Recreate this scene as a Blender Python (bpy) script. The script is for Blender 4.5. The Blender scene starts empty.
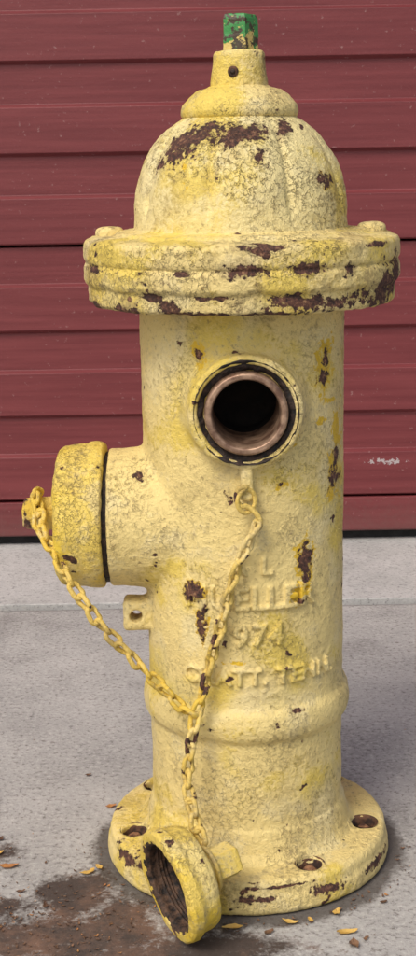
import bpy, bmesh, math, random, time
import numpy as np
from mathutils import Vector, Matrix, noise, Euler
random.seed(7)
T0 = time.time()
def tick(s): print('TICK', s, round(time.time()-T0, 1), flush=True)
scene = bpy.context.scene
COL = scene.collection
rad = math.radians

# ------------------------------------------------------------------ node helper
class G:
    def __init__(s, name, rough=0.6):
        s.mat = bpy.data.materials.new(name); s.mat.use_nodes = True
        s.t = s.mat.node_tree; s.t.nodes.clear()
        s.out = s.t.nodes.new('ShaderNodeOutputMaterial')
        s.b = s.t.nodes.new('ShaderNodeBsdfPrincipled')
        s.t.links.new(s.b.outputs[0], s.out.inputs[0])
        s.b.inputs['Roughness'].default_value = rough
        s.tc = s.t.nodes.new('ShaderNodeTexCoord')
        s.P = s.tc.outputs['Object']
    def put(s, inp, v):
        if v is None: return
        if isinstance(v, bpy.types.NodeSocket): s.t.links.new(v, inp)
        else:
            if isinstance(v, (tuple, list)) and len(v) == 3 and inp.type == 'RGBA': v = (*v, 1)
            inp.default_value = v
    def m(s, op, a, b=None, c=None, clamp=False):
        n = s.t.nodes.new('ShaderNodeMath'); n.operation = op; n.use_clamp = clamp
        s.put(n.inputs[0], a); s.put(n.inputs[1], b); s.put(n.inputs[2], c)
        return n.outputs[0]
    def v(s, op, a, b=None):
        n = s.t.nodes.new('ShaderNodeVectorMath'); n.operation = op
        s.put(n.inputs[0], a); s.put(n.inputs[1], b)
        return n.outputs['Value'] if op in ('LENGTH', 'DISTANCE', 'DOT_PRODUCT') else n.outputs[0]
    def noise(s, scale, detail=3, rough=0.5, vec=None, color=False):
        n = s.t.nodes.new('ShaderNodeTexNoise')
        s.put(n.inputs['Vector'], vec or s.P)
        n.inputs['Scale'].default_value = scale; n.inputs['Detail'].default_value = detail
        n.inputs['Roughness'].default_value = rough
        return n.outputs['Color'] if color else n.outputs[0]
    def vor(s, scale, vec=None, feature='DISTANCE_TO_EDGE'):
        n = s.t.nodes.new('ShaderNodeTexVoronoi'); n.feature = feature
        s.put(n.inputs['Vector'], vec or s.P); n.inputs['Scale'].default_value = scale
        return n.outputs['Distance']
    def attr(s, name):
        n = s.t.nodes.new('ShaderNodeAttribute'); n.attribute_name = name
        return s.sep(n.outputs['Vector'])
    def mr(s, v, a, b, c=0.0, d=1.0):
        n = s.t.nodes.new('ShaderNodeMapRange'); n.interpolation_type = 'LINEAR'; n.clamp = True
        s.put(n.inputs[0], v)
        n.inputs[1].default_value = a; n.inputs[2].default_value = b
        n.inputs[3].default_value = c; n.inputs[4].default_value = d
        return n.outputs[0]
    def mix(s, f, a, b):
        n = s.t.nodes.new('ShaderNodeMix'); n.data_type = 'RGBA'
        s.put(n.inputs[0], f); s.put(n.inputs[6], a); s.put(n.inputs[7], b)
        return n.outputs[2]
    def bump(s, h, dist=0.001, strength=1.0):
        n = s.t.nodes.new('ShaderNodeBump'); n.inputs['Strength'].default_value = strength
        n.inputs['Distance'].default_value = dist
        s.put(n.inputs['Height'], h); s.t.links.new(n.outputs[0], s.b.inputs['Normal'])
    def sep(s, vec=None):
        n = s.t.nodes.new('ShaderNodeSeparateXYZ'); s.put(n.inputs[0], vec or s.P); return n.outputs

RUST = [  # dome
 (-.057,-.070,.785,.014,.02,.013), (-.042,-.07,.798,.018,.02,.011), (-.066,-.062,.775,.008,.02,.008), (-.050,-.07,.792,.016,.02,.010),
 (-.003,-.082,.796,.021,.02,.009), (.014,-.085,.801,.014,.02,.007), (-.014,-.085,.790,.010,.02,.006), (.018,-.092,.778,.008,.02,.009), (.042,-.062,.803,.006,.02,.011),
 (.080,-.061,.752,.009,.02,.007), (-.078,-.05,.768,.006,.02,.007),
 # top flange
 (.140,-.090,.642,.024,.03,.020), (.154,-.055,.655,.012,.03,.018),(0,-.163,.671,.020,.02,.006), (.058,-.153,.671,.016,.02,.005), (.055,-.153,.640,.022,.02,.007),
 (.090,-.138,.638,.020,.02,.006),(-.072,-.147,.634,.010,.02,.007), (-.150,-.062,.668,.012,.02,.004), (-.12,-.11,.630,.020,.02,.004),(.02,-.16,.692,.02,.02,.002),
 (-.09,-.13,.645,.01,.02,.003), (.10,-.12,.668,.006,.02,.006), (-.03,-.16,.645,.02,.02,.002), (.13,-.1,.69,.015,.02,.002),(-.06,-.15,.668,.006,.02,.003),
 (-.15,-.06,.630,.02,.03,.005), (-.04,-.155,.629,.03,.03,.003), (.02,-.155,.629,.03,.03,.003),
 # barrel
 (.079,-.075,.556,.0065,.02,.007), (.083,-.072,.573,.0030,.02,.010), (.093,-.056,.447,.006,.03,.009), (.096,-.05,.470,.0030,.03,.010),
 (.061,-.089,.365,.006,.02,.013), (.060,-.09,.350,.003,.02,.006), (-.048,-.097,.297,.005,.02,.012), (-.057,-.091,.334,.008,.02,.008),(-.045,-.097,.322,.003,.02,.006),
 (.034,-.102,.452,.003,.02,.003), (-.112,-.07,.452,.006,.03,.004), (.055,-.09,.325,.004,.02,.003),
 (-.02,-.107,.245,.004,.02,.002), (.05,-.1,.205,.006,.02,.002), (-.046,-.097,.583,.003,.02,.005),
 # base flange
 (.08,-.14,.02,.02,.03,.005), (-.13,-.09,.03,.02,.03,.006), (0,-.16,.02,.02,.02,.003), (.03,-.158,.032,.03,.02,.0015),(.14,-.08,.018,.02,.03,.004),
]
YEL = [
 (.080,-.075,.560,.012,.03,.020), (.084,-.072,.583,.008,.03,.012),(.093,-.056,.450,.009,.03,.022), (.096,-.045,.49,.006,.03,.02),
 (.061,-.089,.362,.011,.02,.023), (.050,-.097,.332,.009,.02,.012), (-.048,-.097,.297,.009,.02,.017), (-.055,-.091,.334,.012,.02,.011),
 (-.046,-.1,.585,.007,.03,.011), (.034,-.102,.452,.008,.02,.006), (.09,-.06,.53,.010,.03,.004), (-.01,-.107,.262,.014,.02,.003),
 (.05,-.095,.5,.003,.03,.010), (.078,-.07,.51,.007,.03,.004), (.080,-.061,.752,.012,.02,.010),
 (-.056,-.070,.760,.003,.03,.02),
]
def spotdist(C, lst):
    cur = np.full(len(C), 50.0)
    for (x, y, z, sx, sy, sz) in lst:
        cur = np.minimum(cur, np.sqrt((((C-np.array((x, y, z)))/np.array((sx, sy, sz)))**2).sum(1)))
    return cur
def wear(ob, chips=0.0, ybias=0.0, spots=True):
    """store low-frequency wear masks on the mesh: wa = (yellow, grime, crackle area), wb = (rust distance, old coat distance, chalk)"""
    me = ob.data; N = len(me.vertices)
    C = np.empty(N*3, dtype=np.float32); me.vertices.foreach_get('co', C); C = C.reshape(-1, 3)
    nz = noise.noise
    A = np.empty((N, 3), np.float32); B = np.empty((N, 3), np.float32); K = np.empty((N, 2), np.float32)
    off = Vector((7.3, 2.1, 4.4))
    for i in range(N):
        v = Vector(C[i].tolist())
        k55 = nz(v*60)+.7*nz(v*125)+.5*nz(v*240)
        A[i] = (nz(v*11)+.55*nz(v*33), nz((v+off)*16)+.6*nz((v+off)*45)+.3*k55, nz((v-off)*14)+.3*k55)
        K[i] = (k55, nz((v+off)*28)*.8+.55*nz((v+off)*62)+.45*nz((v-off)*125)+.3*nz((v+off)*230))
        B[i, 2] = nz((v+off*2)*24)+.5*nz(v*60)
    gen = 1+(.80-chips*8-K[:, 1])*4
    if spots:
        B[:, 0] = np.minimum(spotdist(C, RUST)+K[:, 0]*.8, gen); B[:, 1] = spotdist(C, YEL)+K[:, 0]*.8
    else:
        B[:, 0] = gen; B[:, 1] = 50
    A[:, 0] += ybias
    for nm, D in (('wa', A), ('wb', B)):
        at = me.attributes.new(nm, 'FLOAT_VECTOR', 'POINT'); at.data.foreach_set('vector', D.ravel())

def paint(name, pale=(.75,.605,.25), bright=(.71,.54,.085), crack=.5, dirt=0.35, fine=True):
    g = G(name, 0.6)
    wa = g.attr('wa'); wb = g.attr('wb')
    n3 = g.noise(190, 4, .70)
    c3 = g.m('SUBTRACT', n3, .5)
    ym = g.mr(g.m('ADD', wa[0], g.m('MULTIPLY', c3, 1.6)), .10, .45)
    col = g.mix(g.m('MULTIPLY', ym, .8), pale, bright)
    col = g.mix(g.m('MULTIPLY', g.mr(g.m('ADD', wb[2], g.m('MULTIPLY', c3, 2)), .05, .55), .38), col, (.78,.70,.43))
    col = g.mix(g.m('MULTIPLY', g.mr(g.m('ADD', wa[1], g.m('MULTIPLY', c3, 3)), .08, .85), dirt), col, (.34,.25,.10))
    col = g.mix(g.mr(n3, .58, .67, 0, .50), col, (.27,.19,.08))
    h = g.m('MULTIPLY', n3, 1.15)
    if fine:
        dv = g.v('ADD', g.P, g.v('MULTIPLY', g.noise(95, 3, .7, color=True), (.022,.022,.022)))
        c1 = g.m('MULTIPLY', g.mr(g.vor(130, dv), .0, .06, 1, 0), g.mr(wa[2], -.15, .18))
        cr = g.m('MULTIPLY', g.m('MULTIPLY', c1, g.mr(n3, .36, .50)), crack)
        col = g.mix(g.m('MULTIPLY', cr, .75), col, (.20,.145,.07))
        h = g.m('SUBTRACT', h, g.m('MULTIPLY', cr, .55))
    yd = g.m('ADD', wb[1], g.m('MULTIPLY', c3, 3))
    col = g.mix(g.mr(yd, .80, .95, 1, 0), col, (.68,.45,.03))
    dr = g.m('ADD', wb[0], g.m('MULTIPLY', c3, 3.4))
    rmask = g.mr(dr, .90, 1.0, 1, 0)
    col = g.mix(g.mr(dr, 1.0, 1.40, .60, 0), col, (.24,.15,.07))
    rc = g.mix(g.mr(n3, .38, .55), (.036,.020,.016), (.135,.060,.040))
    rc = g.mix(g.mr(n3, .55, .64), rc, (.30,.17,.09))
    col = g.mix(rmask, col, rc)
    g.put(g.b.inputs['Base Color'], col)
    g.put(g.b.inputs['Roughness'], g.m('ADD', g.m('MULTIPLY', rmask, .25), g.mr(n3, .3, .7, .48, .66)))
    g.b.inputs['Specular IOR Level'].default_value = .4
    h = g.m('SUBTRACT', h, g.m('MULTIPLY', rmask, .9))
    g.bump(h, .0027, .9)
    return g.mat

M_BODY = paint('hydrant_paint_body', crack=.55)
M_TOP = paint('hydrant_paint_dome', pale=(.76,.65,.31), crack=1.0, dirt=.45)
M_FLG = paint('hydrant_paint_flange', dirt=.8, crack=.9)
M_YEL = paint('hydrant_paint_yellow', pale=(.74,.56,.12), bright=(.74,.53,.04), dirt=.5, crack=.7)
M_CHAIN = paint('chain_paint', pale=(.68,.50,.13), bright=(.70,.48,.05), dirt=.65, fine=False)

def simple(name, c1, c2, scale=60, rough=.7, metal=0, bump=.001, detail=3):
    g = G(name, rough)
    n = g.noise(scale, detail, .65)
    g.put(g.b.inputs['Base Color'], g.mix(g.mr(n, .38, .64), c1, c2))
    g.b.inputs['Metallic'].default_value = metal
    if bump: g.bump(n, bump)
    return g.mat
M_BLACK = simple('black_residue', (.004,.004,.004), (.045,.026,.018), 150, .75, 0, .003)
M_CAPIN = simple('cap_inside_rust', (.010,.007,.006), (.11,.06,.035), 120, .8, 0, .003)
M_BORE = simple('bore_dark', (.008,.006,.005), (.02,.014,.01), 60, .85)
M_BRONZE = simple('bronze_nozzle', (.16,.09,.06), (.46,.31,.21), 70, .42, .5, .0006)
M_RUST = simple('rusty_iron', (.03,.016,.012), (.15,.07,.035), 90, .85, 0, .002)
M_BRUST = simple('bolt_rust', (.07,.03,.018), (.30,.15,.075), 110, .85, 0, .002)
g = G('green_nut_paint', .5)
n = g.noise(70, 4, .7); z = g.sep()[2]
gm = g.mr(g.m('ADD', g.m('MULTIPLY', g.m('SUBTRACT', z, .893), 40), g.m('MULTIPLY', g.m('SUBTRACT', n, .5), 6)), -.25, -.05)
c = g.mix(gm, (.62,.48,.15), (.04,.24,.06))
c = g.mix(g.mr(g.noise(95, 4, .7), .50, .55), c, (.05,.035,.02))
g.put(g.b.inputs['Base Color'], c); g.bump(n, .0015); M_GREEN = g.mat

# ------------------------------------------------------------------ mesh helpers
def mkobj(name, verts, faces, mat=None, parent=None, smooth=True):
    me = bpy.data.meshes.new(name); me.from_pydata(verts, [], faces); me.update()
    if smooth: me.shade_smooth()
    ob = bpy.data.objects.new(name, me); COL.objects.link(ob)
    if mat: me.materials.append(mat)
    if parent: ob.parent = parent
    return ob
def roundp(pts, r=.002, n=3):
    out = [Vector(pts[0])]
    for i in range(1, len(pts)-1):
        a, b, c = Vector(pts[i-1]), Vector(pts[i]), Vector(pts[i+1])
        la, lc = (a-b).length, (c-b).length
        ra, rc = min(r, la*.45), min(r, lc*.45)
        p0 = b+(a-b)*ra/max(la, 1e-9); p2 = b+(c-b)*rc/max(lc, 1e-9)
        for k in range(n+1):
            t = k/n
            out.append(p0*(1-t)**2+b*2*t*(1-t)+p2*t*t)
    out.append(Vector(pts[-1]))
    return out
def dens(pts, d=.004):
    out = [pts[0]]
    for a, b in zip(pts, pts[1:]):
        k = max(1, int(math.ceil((b-a).length/d)))
        for i in range(1, k+1): out.append(a+(b-a)*i/k)
    return out
def lathe(name, prof, origin=(0,0,0), axis=(0,0,1), segs=96, mat=None, parent=None, rr=.002, d=.01, noise_amp=0, rmod=None, smooth=True, phase=0.0, caps=True):
    pts = dens(roundp(prof, rr), d) if rr else dens([Vector(p) for p in prof], d)
    ax = Vector(axis).normalized(); o = Vector(origin)
    q = Vector((0,0,1)).rotation_difference(ax)
    V = []; F = []
    n = len(pts)
    for i, p in enumerate(pts):
        for j in range(segs):
            a = 2*math.pi*j/segs+phase
            r = p[0]
            if rmod: r = rmod(r, p[1], a)
            V.append(o+q@Vector((r*math.cos(a), r*math.sin(a), p[1])))
    for i in range(n-1):
        for j in range(segs):
            k = (j+1) % segs
            F.append((i*segs+j, i*segs+k, (i+1)*segs+k, (i+1)*segs+j))
    if caps:
        if pts[0][0] > 1e-5: F.append(tuple(range(segs))[::-1])
        if pts[-1][0] > 1e-5: F.append(tuple((n-1)*segs+j for j in range(segs)))
    ob = mkobj(name, V, F, mat, parent, smooth)
    bm = bmesh.new(); bm.from_mesh(ob.data)
    bmesh.ops.remove_doubles(bm, verts=bm.verts, dist=1e-6)
    bmesh.ops.recalc_face_normals(bm, faces=bm.faces)
    bm.to_mesh(ob.data); bm.free()
    if smooth: ob.data.shade_smooth()
    if noise_amp: rough(ob, noise_amp)
    return ob
def rough(ob, amp, s1=28, s2=110):
    me = ob.data
    N = [v.normal.copy() for v in me.vertices]
    for v, n in zip(me.vertices, N):
        k = noise.noise(v.co*s1)*amp+noise.noise(v.co*s2)*amp*.5+noise.noise(v.co*230)*amp*.25
        v.co = v.co+n*k
    me.update()
def box(name, lo, hi, mat=None, parent=None, bev=0.0):
    bm = bmesh.new(); bmesh.ops.create_cube(bm, size=1)
    for v in bm.verts:
        v.co = Vector([lo[i]+(v.co[i]+.5)*(hi[i]-lo[i]) for i in range(3)])
    if bev: bmesh.ops.bevel(bm, geom=bm.edges[:], offset=bev, segments=3, affect='EDGES', profile=.5)
    me = bpy.data.meshes.new(name); bm.to_mesh(me); bm.free()
    ob = bpy.data.objects.new(name, me); COL.objects.link(ob)
    if mat: me.materials.append(mat)
    if parent: ob.parent = parent
    return ob
def evald(ob):
    dg = bpy.context.evaluated_depsgraph_get(); dg.update()
    return bpy.data.meshes.new_from_object(ob.evaluated_get(dg))
def apply_mods(ob):
    me = evald(ob); ob.modifiers.clear(); ob.data = me
def boolean(ob, cutter):
    m = ob.modifiers.new('b', 'BOOLEAN'); m.operation = 'DIFFERENCE'; m.object = cutter; m.solver = 'EXACT'
    apply_mods(ob); bpy.data.objects.remove(cutter)
def joinmesh(name, obs, mat=None, parent=None):
    bm = bmesh.new()
    for o in obs: bm.from_mesh(o.data)
    me = bpy.data.meshes.new(name); bm.to_mesh(me); bm.free()
    for o in obs: bpy.data.objects.remove(o)
    ob = bpy.data.objects.new(name, me); COL.objects.link(ob)
    if mat: me.materials.append(mat)
    if parent: ob.parent = parent
    return ob
def tube(name, path, r, mat=None, parent=None, closed=False, n=8):
    P = [Vector(p) for p in path]; V = []; F = []
    L = len(P); up = None
    for i, p in enumerate(P):
        if closed: t = P[(i+1) % L]-P[i-1]
        else: t = P[min(i+1, L-1)]-P[max(i-1, 0)]
        t.normalize()
        if up is None: up = t.orthogonal().normalized()
        up = (up-t*up.dot(t)).normalized(); s = t.cross(up)
        for j in range(n):
            a = 2*math.pi*j/n
            V.append(p+(up*math.cos(a)+s*math.sin(a))*r)
    m = L if closed else L-1
    for i in range(m):
        for j in range(n):
            k = (j+1) % n; i2 = (i+1) % L
            F.append((i*n+j, i*n+k, i2*n+k, i2*n+j))
    if not closed:
        F.append(tuple(range(n))[::-1]); F.append(tuple((L-1)*n+j for j in range(n)))
    return mkobj(name, V, F, mat, parent)
def empty(name):
    e = bpy.data.objects.new(name, None); COL.objects.link(e); return e

HY = empty('fire_hydrant')

# ------------------------------------------------------------------ hydrant body (cast: remeshed together)
FZ = .529; SZ = .394
barrel = lathe('barrel', [(0,.0),(.112,.0),(.112,.05),(.107,.075),(.107,.168),(.1085,.172),(.1135,.178),(.1155,.190),(.1135,.203),(.1085,.209),(.1075,.213),(.108,.640),(0,.640)], segs=128, rr=.004)
cut = lathe('c', [(0,0),(.040,0),(.040,.17),(0,.17)], origin=(0,.0,FZ), axis=(0,-1,0), segs=64, rr=0)
boolean(barrel, cut)
boss = lathe('boss', [(.072,.02),(.066,.088),(.0615,.100),(.0585,.110),(.0575,.121),(.054,.1245),(.0485,.1235),(.0475,.116),(.040,.115),(.040,.02),(.072,.02)], origin=(0,0,FZ), axis=(0,-1,0), segs=96, rr=.0015, caps=False)
neck = lathe('neck', [(0,.02),(.084,.02),(.0835,.070),(.0800,.095),(.0765,.115),(.0745,.130),(.0745,.146),(0,.146)], origin=(0,0,SZ), axis=(-1,0,0), segs=128, rr=.003)
base = lathe('baseflange', [(0,.001),(.158,.001),(.161,.006),(.160,.020),(.1575,.024),(.157,.034),(.153,.038),(.146,.0385),(.122,.0385),(.115,.047),(.109,.072),(0,.072)], segs=160, rr=.003)
cuts = []
BOLTS = [-62+360/7*k for k in range(7)]
for a in BOLTS:
    cuts.append(lathe('c', [(0,.016),(.0130,.016),(.0135,.033),(.0165,.052),(0,.052)], origin=(.133*math.cos(rad(a)), .133*math.sin(rad(a)), 0), segs=24, rr=0))
boolean(base, joinmesh('c', cuts))
lug = box('lug', (-.134,-.030,.272), (-.080,.002,.306), bev=.005)
cut = lathe('c', [(0,-.05),(.007,-.05),(.007,.05),(0,.05)], origin=(-.120,0,.289), axis=(0,1,0), segs=20, rr=0)
boolean(lug, cut)
ear = box('ear', (-.0065,-.122,.438), (.0065,-.098,.478), bev=.004)
def bent_text(s, size, z, R, xoff=0, spacing=1.0):
    cu = bpy.data.curves.new('t', 'FONT'); cu.body = s; cu.size = size; cu.align_x = 'CENTER'
    cu.extrude = .0042; cu.offset = .0008; cu.space_character = spacing; cu.resolution_u = 4
    ob = bpy.data.objects.new('t', cu); COL.objects.link(ob)
    me = evald(ob); bpy.data.objects.remove(ob)
    bm = bmesh.new(); bm.from_mesh(me)
    bmesh.ops.remove_doubles(bm, verts=bm.verts, dist=1e-6)
    long = [e for e in bm.edges if abs(e.verts[0].co.x-e.verts[1].co.x) > .007]
    if long: bmesh.ops.subdivide_edges(bm, edges=long, cuts=3)
    for v in bm.verts:
        x, y, zz = v.co; x += xoff
        a = -math.pi/2+x/R
        r = R+zz
        v.co = Vector((r*math.cos(a), r*math.sin(a), z+y))
    m2 = bpy.data.meshes.new('t'); bm.to_mesh(m2); bm.free()
    o = bpy.data.objects.new('t', m2); COL.objects.link(o); return o
texts = [bent_text('A  L', .026, .358, .1075, xoff=.004), bent_text('MUELLER', .034, .321, .1075, xoff=.004, spacing=1.04),
         bent_text('1974', .033, .281, .1075, xoff=.002, spacing=1.1), bent_text('CHATT. TENN.', .025, .238, .1075, xoff=.016, spacing=1.06)]
body = joinmesh('cast_body', [barrel, boss, neck, base, lug, ear]+texts, M_BODY, HY)
m = body.modifiers.new('r', 'REMESH'); m.mode = 'VOXEL'; m.voxel_size = .0014; m.use_smooth_shade = True
apply_mods(body)
tick('remesh %d' % len(body.data.vertices))
# fillets where the side outlet and the front boss grow out of the barrel
vg = body.vertex_groups.new(name='fillet')
for v in body.data.vertices:
    c = v.co; rxy = math.hypot(c.x, c.y); dn = math.hypot(c.y, c.z-SZ); db = math.hypot(c.x, c.z-FZ)
    wgt = 0
    if c.x < -.03 and rxy > .09: wgt = max(0, 1-abs(rxy-.1085)/.022)*max(0, 1-abs(dn-.0835)/.022)
    if c.y < -.06 and rxy > .09: wgt = max(wgt, max(0, 1-abs(db-.0635)/.008)*max(0, 1-abs(rxy-.109)/.010))
    if wgt > 0: vg.add([v.index], min(1, wgt*1.6), 'REPLACE')
m = body.modifiers.new('f', 'SMOOTH'); m.factor = .8; m.iterations = 60; m.vertex_group = 'fillet'
m = body.modifiers.new('s', 'SMOOTH'); m.factor = .5; m.iterations = 2
apply_mods(body)
rough(body, .0010, 26, 95)
body.data.shade_smooth()
body.data.materials.clear(); body.data.materials.append(M_BODY)
wear(body)
tick('wear')

for i, a in enumerate(BOLTS):
    o = (.133*math.cos(rad(a)), .133*math.sin(rad(a)), 0)
    lathe('base_bolt_%d' % (i+1), [(0,.016),(.0085,.016),(.0085,.031),(.005,.034),(0,.034)], origin=o, segs=6, mat=M_BRUST, parent=HY, rr=.001, noise_amp=.0006, phase=i)
    lathe('bolt_recess_%d' % (i+1), [(.0165,.0392),(.0135,.0365),(.0122,.030),(.0118,.020),(.004,.0195)], origin=o, segs=32, mat=M_RUST, parent=HY, rr=0, d=.002, caps=False, noise_amp=.0014)

# front nozzle internals
lathe('gasket_ring', [(.0415,.100),(.0415,.1175),(.045,.1205),(.0500,.1220),(.0525,.1255),(.0515,.112),(.0415,.100)], origin=(0,0,FZ), axis=(0,-1,0), segs=128, mat=M_BLACK, parent=HY, rr=.001, d=.002, noise_amp=.0028, caps=False)
lathe('nozzle_ring', [(.0415,.10),(.0415,.128),(.0395,.1305),(.0350,.1305),(.0335,.127),(.0335,.05)], origin=(0,0,FZ), axis=(0,-1,0), segs=96, mat=M_BRONZE, parent=HY, rr=.0012, d=.006, caps=False)
lathe('nozzle_bore', [(.0350,.110),(.0350,.005),(.0,.005)], origin=(0,0,FZ), axis=(0,-1,0), segs=64, mat=M_BORE, parent=HY, rr=0, caps=False)

# ------------------------------------------------------------------ bonnet
wear(lathe('bonnet_flange', [(0,.628),(.110,.627),(.156,.628),(.1600,.631),(.1605,.643),(.1600,.647),(.1635,.650),(.1650,.653),(.1650,.666),(.1635,.669),(.1625,.671),(.1640,.673),(.1650,.676),(.1645,.690),(.1620,.694),(.152,.6965),(.134,.6975),(.1300,.7005),(.114,.7015),(.108,.706),(0,.706)],
      segs=400, mat=M_FLG, parent=HY, rr=.0016, d=.0025, noise_amp=.0019), chips=.018, ybias=.2)
def lobes(r, z, a):
    w = max(0, min(1, (z-.708)/.02))*max(0, min(1, (.814-z)/.03))
    d = (math.degrees(a)+90+19) % 45
    d = min(d, 45-d)
    return r-(.0036*math.exp(-(d/2.2)**2)+.0032*math.exp(-(d/9)**2))*w + .0012*w
wear(lathe('bonnet_dome', [(.112,.699),(.1105,.708),(.1095,.722),(.1075,.740),(.1035,.756),(.0985,.770),(.0915,.783),(.0825,.795),(.0725,.8045),(.0625,.8115),(.055,.816),(0,.820)],
      segs=420, mat=M_TOP, parent=HY, rr=.006, d=.002, noise_amp=.0013, rmod=lobes))
wear(lathe('weather_cap', [(0,.812),(.057,.812),(.0600,.815),(.0610,.820),(.0590,.8265),(.0510,.835),(.0440,.8405),(.0330,.8435),(.0300,.8455),(0,.8455)],
      segs=200, mat=M_FLG, parent=HY, rr=.002, d=.003, noise_amp=.0013), chips=.015, ybias=.2)
wear(lathe('stem_collar', [(0,.838),(.0300,.840),(.0290,.850),(.0275,.862),(.0268,.876),(.0245,.8795),(.020,.880),(0,.880)], segs=96, mat=M_FLG, parent=HY, rr=.0015, d=.003, noise_amp=.0012), ybias=.2, chips=.01)
lathe('collar_screw', [(0,.02),(.0055,.02),(.0055,.0288),(.0040,.0296),(0,.0296)], origin=(-.004,0,.858), axis=(-.1,-1,0), segs=20, mat=M_RUST, parent=HY, rr=.0006)
lathe('collar_screw_socket', [(0,.028),(.0028,.028),(.0028,.0301),(0,.0301)], origin=(-.004,0,.858), axis=(-.1,-1,0), segs=6, mat=M_BLACK, parent=HY, rr=0)
lathe('operating_nut', [(0,.875),(.0205,.875),(.0200,.888),(.0190,.910),(.0170,.9140),(0,.9150)], segs=5, mat=M_GREEN, parent=HY, rr=.0015, d=.002, noise_amp=.0014, smooth=False, phase=rad(-72))
for i, a in enumerate([4, 60, 120, 177]):
    wear(lathe('bonnet_bolt_%d' % (i+1), [(0,.688),(.015,.688),(.0155,.698),(.0145,.7035),(.010,.7060),(0,.7065)], origin=(.138*math.cos(rad(a)), .138*math.sin(rad(a)), 0), segs=32, mat=M_FLG, parent=HY, rr=.003, d=.003, noise_amp=.001), spots=False)

# ------------------------------------------------------------------ side outlet + cap
lathe('side_gap_ring', [(0,.140),(.0705,.140),(.0705,.1535),(0,.1535)], origin=(0,0,SZ), axis=(-1,0,0), segs=96, mat=M_BLACK, parent=HY, rr=.001, noise_amp=.0012, d=.006)
wear(lathe('side_outlet_cap', [(0,.1510),(.0750,.1510),(.0785,.1525),(.0795,.158),(.0795,.166),(.0780,.170),(.0775,.187),(.0765,.195),(.0735,.200),(.0660,.2030),(.045,.2045),(.0240,.2060),(.0215,.2075),(0,.2075)], origin=(0,0,SZ), axis=(-1,0,.015), segs=200, mat=M_YEL, parent=HY, rr=.002, d=.003, noise_amp=.0018), spots=False, ybias=.15, chips=.015)
wear(lathe('side_cap_nut', [(0,.200),(.0200,.200),(.0195,.215),(.0180,.2385),(.0150,.2410),(0,.2410)], origin=(0,0,SZ), axis=(-1,0,.015), segs=5, mat=M_CHAIN, parent=HY, rr=.0015, d=.002, noise_amp=.0012, smooth=False, phase=.3), spots=False, chips=.05)

# ------------------------------------------------------------------ cap on the ground
KS = .93
CA = Vector((.87,.46,.15)).normalized(); CO = Vector((-.089,-.202,.0600))
cap_prof = [(0,.030),(.0385,.030),(.0450,.0295),(.0460,.0265),(.0478,.025),(.0460,.0235),(.0478,.0215),(.0460,.0195),(.0478,.0175),(.0460,.0155),(.0478,.013),(.0465,.005),(.0490,.0015),(.0530,.0),(.0610,.001),(.0635,.004),(.0635,.013),(.0615,.016),(.0595,.020),(.0585,.032),(.0550,.039),(.0480,.042),(.030,.0445),(.022,.046),(0,.047)]
cap_prof = [(a*KS, b*KS) for a, b in cap_prof]
cap = lathe('loose_cap_shell', cap_prof, origin=CO, axis=CA, segs=160, mat=M_YEL, parent=HY, rr=.0008, d=.003, noise_amp=.0014)
wear(cap, spots=False, ybias=.15, chips=.022)
cap.data.materials.append(M_CAPIN)
for p in cap.data.polygons:
    d = p.center-CO; h = d.dot(CA); r = (d-CA*h).length
    if r < .048+.003*noise.noise(p.center*120) and h < .031: p.material_index = 1
wear(lathe('loose_cap_nut', [(0,.038),(.0205,.038),(.0200,.055),(.0190,.0795),(.0160,.082),(0,.082)], origin=CO, axis=CA, segs=5, mat=M_YEL, parent=HY, rr=.0015, d=.002, noise_amp=.001, smooth=False, phase=.4), spots=False, chips=.03)
side = CA.cross(Vector((0,0,1))).normalized(); upv = side.cross(CA)

# ------------------------------------------------------------------ chains
def catmull(P, n=24):
    P = [Vector(p) for p in P]; Q = [P[0]*2-P[1]]+P+[P[-1]*2-P[-2]]; out = []
    for i in range(1, len(Q)-2):
        for k in range(n):
            t = k/n; a, b, c, d = Q[i-1:i+3]
            out.append(.5*((2*b)+(-a+c)*t+(2*a-5*b+4*c-d)*t*t+(-a+3*b-3*c+d)*t**3))
    out.append(P[-1]); return out
def chain(name, pts, L=.0235, W=.0150, r=.0026, pitch=.0150):
    path = catmull(pts); acc = [0]
    for a, b in zip(path, path[1:]): acc.append(acc[-1]+(b-a).length)
    total = acc[-1]; n = max(1, int(total/pitch)); parts = []
    def at(s):
        s = max(0, min(total, s))
        for i in range(1, len(acc)):
            if acc[i] >= s:
                t = (s-acc[i-1])/max(1e-9, acc[i]-acc[i-1]); return path[i-1].lerp(path[i], t)
        return path[-1]
    for i in range(n):
        s = (i+.5)*total/n
        c = at(s); t = (at(s+.006)-at(s-.006)).normalized()
        t = (t+Vector([random.uniform(-.16, .16) for _ in range(3)])).normalized()
        ref = Vector((0, -1, 0)); u = (ref-t*ref.dot(t)).normalized(); w = t.cross(u)
        ang = rad(50 if i % 2 else -40)+random.uniform(-.4, .4)
        e = u*math.cos(ang)+w*math.sin(ang); f = t.cross(e)
        hw = W/2-r; hl = L/2-W/2; loop = []
        for k in range(9):
            a = -math.pi/2+math.pi*k/8; loop.append((hl+hw*math.cos(a), hw*math.sin(a)))
        for k in range(9):
            a = math.pi/2+math.pi*k/8; loop.append((-hl+hw*math.cos(a), hw*math.sin(a)))
        tw = random.uniform(.3, .6)
        pp = []
        for (x, y) in loop:
            q = x/(L/2)*tw
            pp.append(c+t*x+(e*math.cos(q)+f*math.sin(q))*y)
        parts.append(tube('l', pp, r*random.uniform(.92, 1.10), closed=True, n=8))
    ob = joinmesh(name, parts, M_CHAIN, HY)
    ob.data.shade_smooth(); wear(ob, spots=False, chips=.04)
    return ob
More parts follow.
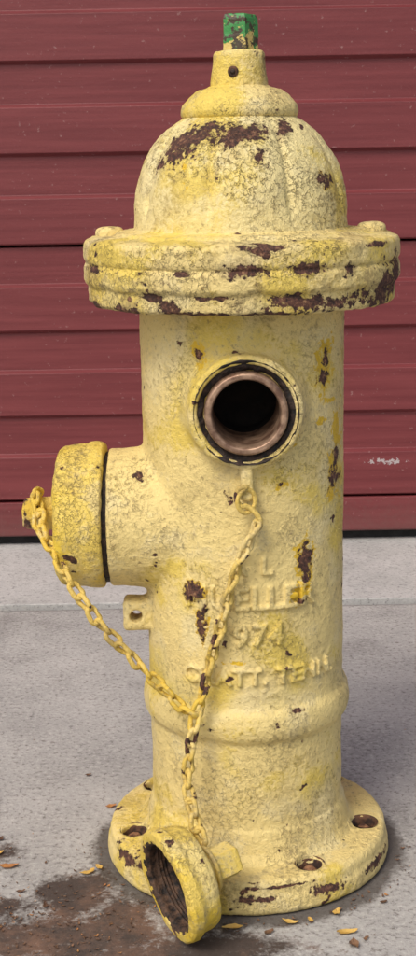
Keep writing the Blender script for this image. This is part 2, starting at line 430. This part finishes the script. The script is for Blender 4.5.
J = (-.056,-.124,.212)
chain('chain_from_side_cap', [(-.222,-.016,.415),(-.222,-.030,.398),(-.208,-.055,.378),(-.186,-.084,.350),(-.160,-.100,.315),(-.130,-.106,.280),(-.098,-.113,.248),(-.072,-.120,.222),J])
chain('chain_wrap', [(-.222,.006,.420),(-.226,-.014,.424),(-.220,-.026,.408),(-.216,-.029,.390),(-.212,-.026,.374),(-.212,-.010,.366)], L=.020, W=.014, pitch=.010)
chain('chain_from_nozzle', [(.010,-.1235,.418),(.002,-.122,.398),(-.008,-.121,.378),(-.019,-.120,.345),(-.026,-.118,.318),(-.034,-.116,.288),(-.043,-.115,.255),(-.050,-.119,.228),J])
chain('chain_to_loose_cap', [J,(-.060,-.130,.190),(-.064,-.130,.165),(-.066,-.135,.145),(-.062,-.150,.125),(-.057,-.160,.106),(-.049,-.166,.090)])
hook = [(-.004+.007*math.cos(a), -.124-.002*math.sin(a*.5), .445+.010*math.sin(a)) for a in [rad(x) for x in range(60, 300, 15)]]
hook += [(.002,-.124,.433),(.008,-.1245,.428),(.013,-.1245,.420),(.012,-.1235,.412),(.006,-.122,.410)]
wear(tube('chain_hook', catmull(hook, 4), .0027, M_CHAIN, HY), spots=False, chips=.04)
wear(tube('ear_ring', [(-.001+.009*math.cos(a), -.124+.004*math.cos(a), .440+.012*math.sin(a)) for a in [2*math.pi*k/24 for k in range(24)]], .0024, M_CHAIN, HY, closed=True), spots=False)
nc = CO+CA*.051
wear(tube('loose_cap_wire', [nc+side*(.0225*math.cos(a))+upv*(.0225*math.sin(a)) for a in [2*math.pi*k/32 for k in range(32)]], .0024, M_CHAIN, HY, closed=True), spots=False)
tick('hydrant')

# ------------------------------------------------------------------ ground
def concrete(name, a, b, stains):
    g = G(name, .85)
    n2 = g.noise(6, 6, .72); n3 = g.noise(150, 4, .72)
    c = g.mix(g.mr(n2, .36, .64), a, b)
    c = g.mix(g.mr(n3, .54, .66, 0, .6), c, (.12,.115,.11))
    c = g.mix(g.mr(n3, .46, .34, 0, .5), c, (.58,.58,.55))
    if stains:
        st = g.attr('st')
        f = g.mr(g.m('ADD', st[0], g.m('MULTIPLY', g.m('SUBTRACT', n3, .5), 1.8)), .10, .8)
        c = g.mix(g.m('MULTIPLY', f, .92), c, g.mix(g.mr(n2, .44, .60), (.040,.023,.016), (.17,.085,.048)))
        c = g.mix(g.m('MULTIPLY', g.mr(g.m('ADD', st[1], g.m('MULTIPLY', g.m('SUBTRACT', n3, .5), .8)), .2, .8), .8), c, (.05,.038,.030))
        c = g.mix(g.m('MULTIPLY', g.mr(g.m('ADD', st[2], g.m('MULTIPLY', g.m('SUBTRACT', n3, .5), .8)), .2, .9), .5), c, (.12,.11,.10))
    g.put(g.b.inputs['Base Color'], c)
    g.bump(n3, .002, .7)
    return g.mat
ST = [(-.15,-.19,0,.08,.04,1), (-.24,-.20,0,.11,.04,1), (-.17,-.235,0,.14,.05,1), (-.10,-.25,0,.10,.05,1), (-.02,-.225,0,.07,.025,1), (-.26,-.27,0,.10,.06,1),(-.33,-.02,0,.05,.02,1), (-.18,-.11,0,.035,.04,1), (-.29,-.13,0,.05,.015,1), (-.14,-.15,0,.04,.04,1)]
M_CON = concrete('driveway_concrete', (.315,.310,.300), (.435,.428,.412), ST)
M_CON2 = concrete('threshold_concrete', (.38,.38,.37), (.50,.495,.485), None)
M_ASPH = simple('asphalt_ground', (.04,.04,.04), (.07,.068,.065), 30, .9)
M_JOINT = simple('joint_dirt', (.03,.027,.022), (.10,.09,.07), 80, .95, 0, .003)
box('ground', (-60,-60,-.10), (60,60,-.030), M_ASPH)
xs = [-3.2,-2.4,-1.6,-1]+list(np.arange(-.7, .701, .007))+[1,1.6,2.4,3.2]
ys = [-5,-3.5,-2,-1.2,-.8]+list(np.arange(-.45, .870, .008))+[.876]
V = []; F = []; S = []
nx = len(xs)
for y in ys:
    for x in xs:
        v = Vector((x, y, 0))
        k = sum(noise.noise(v*s+Vector((3,1,s)))*a for s, a in ((12,.6),(27,.45),(60,.35),(120,.25)))
        d = min(math.sqrt(((x-q[0])/q[3])**2+((y-q[1])/q[4])**2) for q in ST)
        r = math.hypot(x, y)+k*.012
        zz = 0; yy = y
        if y > .871: zz = -.003; yy = y+.004*k
        V.append((x, yy, zz))
        blot = .5+.9*noise.noise(v*4)+.5*noise.noise(v*13)+.3*k-.5
        S += [max(0, min(1, (1.8-d-k*1.5)/1.2)), max(0, min(1, (.188-r)/.02)), max(0, min(1, max(blot, (y-.855)/.015)))]
for j in range(len(ys)-1):
    for i in range(nx-1):
        a = j*nx+i; F.append((a, a+1, a+nx+1, a+nx))
b = len(V); V += [(-3.2,.877,-.03), (3.2,.877,-.03)]; S += [0]*6
F.append(tuple([b, b+1]+[(len(ys)-1)*nx+i for i in range(nx-1, -1, -1)]))
ob = mkobj('driveway', V, F, M_CON, None, smooth=False)
at = ob.data.attributes.new('st', 'FLOAT_VECTOR', 'POINT'); at.data.foreach_set('vector', S)
DY = 1.27
box('door_threshold', (-3.2,.894,-.06), (3.2,DY+.30,.003), M_CON2, None, .002)
box('expansion_joint', (-3.2,.868,-.028), (3.2,.8935,-.009), M_JOINT)

# ------------------------------------------------------------------ garage door
g = G('maroon_door_paint', .5)
n2 = g.noise(3, 4, .6, vec=g.v('MULTIPLY', g.P, (1.2, 30, 30))); n3 = g.noise(110, 3, .6)
c = g.mix(g.mr(n2, .35, .68), (.135,.022,.026), (.185,.036,.040))
dz = g.mr(g.m('ADD', g.sep()[2], g.m('MULTIPLY', g.m('SUBTRACT', n3, .5), .15)), .0, .10, .45, 0)
c = g.mix(dz, c, (.14,.08,.07))
c = g.mix(g.mr(n3, .66, .74, 0, .5), c, (.33,.20,.19))
sl = g.v('LENGTH', g.v('MULTIPLY', g.v('SUBTRACT', g.P, (.315,DY,.168)), (1/.04, 20, 1/.006)))
sc = g.m('ADD', sl, g.m('MULTIPLY', g.m('SUBTRACT', n3, .5), 5))
c = g.mix(g.mr(sc, .35, .6, .85, 0), c, (.45,.42,.42))
g.put(g.b.inputs['Base Color'], c)
g.bump(g.m('ADD', n3, g.m('MULTIPLY', n2, .6)), .0006, .7)
M_DOOR = g.mat
M_RUB = simple('rubber_seal', (.008,.008,.008), (.02,.02,.02), 40, .8)
GD = empty('garage_door')
per = .170; W2 = 2.45
z0 = .022
secs = [(z0, .098)]+[(.098+.51*k, .098+.51*(k+1)) for k in range(5)]
for i, (a, b) in enumerate(secs):
    big = b-a > .3
    prof = [(DY+.045, a+.0015), (DY+.004, a+.0015), (DY, a+.0045)]
    if big:
        for k in range(3):
            s = a+k*per
            if k: prof += [(DY+.010, s-.001), (DY, s+.006)]
            prof += [(DY, s+.090), (DY+.010, s+.096)]
    yy = DY+.010 if big else DY
    prof += [(yy, b-.0035), (yy+.004, b-.0025), (DY+.045, b-.0025)]
    V = []; F = []
    n = len(prof)
    for x in (-W2, W2):
        for (y, z) in prof: V.append((x, y, z))
    for k in range(n):
        k2 = (k+1) % n
        F.append((k, k2, n+k2, n+k))
    F.append(tuple(range(n))); F.append(tuple(range(n, 2*n))[::-1])
    ob = mkobj('door_section_%d' % (i+1), V, F, M_DOOR, GD, smooth=False)
    bm = bmesh.new(); bm.from_mesh(ob.data); bmesh.ops.recalc_face_normals(bm, faces=bm.faces)
    bm.to_mesh(ob.data); bm.free()
    md = ob.modifiers.new('bev', 'BEVEL'); md.width = .0012; md.segments = 2; md.limit_method = 'ANGLE'; md.angle_limit = rad(20)
box('section_backing', (-W2, DY+.046, .03), (W2, DY+.06, 2.64), M_RUB, GD)
box('bottom_seal', (-W2, DY+.025, .004), (W2, DY+.045, .0235), M_RUB, GD)
M_WALL = simple('stucco_wall', (.42,.40,.36), (.50,.47,.43), 40, .9)
M_TRIM = simple('white_trim', (.70,.70,.68), (.78,.78,.76), 20, .6)
GB = empty('garage_building')
box('wall_left', (-6, DY-.10, -.05), (-W2-.06, DY+.15, 3.3), M_WALL, GB)
box('wall_right', (W2+.06, DY-.10, -.05), (6, DY+.15, 3.3), M_WALL, GB)
box('wall_lintel', (-W2-.06, DY-.10, 2.66), (W2+.06, DY+.15, 3.3), M_WALL, GB)
box('frame_left', (-W2-.058, DY-.12, 0.004), (-W2-.002, DY+.05, 2.60), M_TRIM, GB, .004)
box('frame_right', (W2+.002, DY-.12, 0.004), (W2+.058, DY+.05, 2.60), M_TRIM, GB, .004)
box('frame_head', (-W2-.058, DY-.12, 2.602), (W2+.058, DY+.05, 2.658), M_TRIM, GB, .004)
box('roof', (-6.2, DY-.35, 3.302), (6.2, DY+6, 3.42), M_WALL, GB)
box('side_wall_left', (-6, DY+.152, -.05), (-5.8, DY+5.8, 3.3), M_WALL, GB)
box('side_wall_right', (5.8, DY+.152, -.05), (6, DY+5.8, 3.3), M_WALL, GB)

# ------------------------------------------------------------------ leaves and litter
def leafmat(name, a, b):
    g = G(name, .65); g.put(g.b.inputs['Base Color'], g.mix(g.mr(g.noise(60, 2), .35, .65), a, b)); return g.mat
LM = [leafmat('leaf_yellow', (.50,.30,.06), (.62,.42,.12)), leafmat('leaf_orange', (.36,.15,.05), (.48,.25,.08)), leafmat('leaf_brown', (.07,.035,.02), (.20,.11,.06))]
LV, LF, LI = [], [], []
def leaf(x, y, L, W, ang, mi, curl=.3, z=.0015):
    b = len(LV); n = 6
    bend = random.uniform(-.25, .25)
    for i in range(n+1):
        t = i/n; w = W*math.sin(math.pi*min(1, t*.93+.04))**.8*(1+random.uniform(-.3, .3))
        for s in (-1, 0, 1):
            px = (t-.5)*L; py = s*w/2+bend*L*(t-.5)**2*2
            pz = z+curl*L*((t-.5)**2)*1.2+abs(s)*curl*W*random.uniform(.1, .6)+random.uniform(0, .0006)
            LV.append((x+px*math.cos(ang)-py*math.sin(ang), y+px*math.sin(ang)+py*math.cos(ang), pz))
    for i in range(n):
        for s in range(2):
            k = b+i*3+s; LF.append((k, k+1, k+4, k+3)); LI.append(mi)
for (x, y, L, W, a, mi) in [
    (-.165,.10,.014,.008,.4,1), (-.145,.085,.009,.005,1.4,1), (-.288,-.015,.016,.009,.3,0), (-.27,-.045,.022,.010,.2,1), (-.285,-.05,.014,.007,2,0), (-.29,.02,.012,.007,1,2),
    (-.180,-.062,.018,.008,.5,0), (-.168,-.050,.012,.007,2.2,0), (-.150,-.035,.010,.006,.8,2), (-.022,-.180,.022,.009,.1,0), (.038,-.172,.018,.008,-.4,0), (.015,-.190,.012,.007,.7,2),
    (.088,-.154,.014,.007,1.1,0), (.095,-.192,.022,.010,.15,0), (.10,-.215,.010,.016,.2,2), (.060,-.168,.009,.005,2,0), (.113,-.205,.009,.005,1,2),
    (-.22,-.13,.014,.006,1.7,2), (-.25,-.10,.011,.005,.3,2), (.14,-.135,.009,.005,.4,2), (-.20,.19,.008,.005,.2,2)]:
    leaf(x, y, L, W, a, mi)
for i in range(560):
    if i < 400:
        x = random.gauss(-.20, .08); y = random.gauss(-.17, .06)
    elif i < 490:
        a = random.uniform(math.pi, 2*math.pi); rr_ = random.uniform(.163, .19); x = rr_*math.cos(a); y = rr_*math.sin(a)
    else:
        x = random.uniform(-.6, .6); y = random.uniform(-.3, .85)
    if math.hypot(x, y) < .164: continue
    if (Vector((x, y, 0))-Vector((-.07, -.19, 0))).length < .04: continue
    s = random.uniform(.001, .0040)*(1 if i < 490 else .8)
    leaf(x, y, s*1.6, s*random.uniform(.3, .8), random.uniform(0, 6.28), random.choice([2,2,2,2,2,1]), curl=.5, z=.001)
ob = mkobj('fallen_leaves', LV, LF, None, None, smooth=False)
for m_ in LM: ob.data.materials.append(m_)
for p, i in zip(ob.data.polygons, LI): p.material_index = i

# ------------------------------------------------------------------ light
w = bpy.data.worlds.new('World'); scene.world = w; w.use_nodes = True
nt = w.node_tree; bg = nt.nodes['Background']
sky = nt.nodes.new('ShaderNodeTexSky'); sky.sky_type = 'NISHITA'; sky.sun_disc = False
EL, AZ = 50, 212
sky.sun_elevation = rad(EL); sky.sun_rotation = rad(AZ); sky.air_density = 1.0; sky.dust_density = 5.0; sky.ozone_density = .4
nt.links.new(sky.outputs[0], bg.inputs[0]); bg.inputs[1].default_value = .15
sd = bpy.data.lights.new('sun', 'SUN'); sd.energy = 1.45; sd.angle = rad(20); sd.color = (1, .955, .88)
so = bpy.data.objects.new('sun', sd); COL.objects.link(so)
dirv = Vector((math.sin(rad(AZ))*math.cos(rad(EL)), math.cos(rad(AZ))*math.cos(rad(EL)), math.sin(rad(EL))))
so.rotation_euler = dirv.to_track_quat('Z', 'Y').to_euler()
so.location = dirv*5
scene.view_settings.view_transform = 'Standard'; scene.view_settings.look = 'None'; scene.view_settings.exposure = 0

# ------------------------------------------------------------------ camera
cd = bpy.data.cameras.new('camera'); cam = bpy.data.objects.new('camera', cd); COL.objects.link(cam)
cd.sensor_fit = 'VERTICAL'; cd.sensor_height = 24; cd.lens = 24*1400/956; cd.clip_end = 300; cd.clip_start = .05
M = Matrix.Rotation(rad(90-13.1), 4, 'X') @ Matrix.Rotation(rad(-1.0), 4, 'Z')
cam.matrix_world = Matrix.Translation((-.0388, -1.48, .78)) @ M
scene.camera = cam
tick('done')
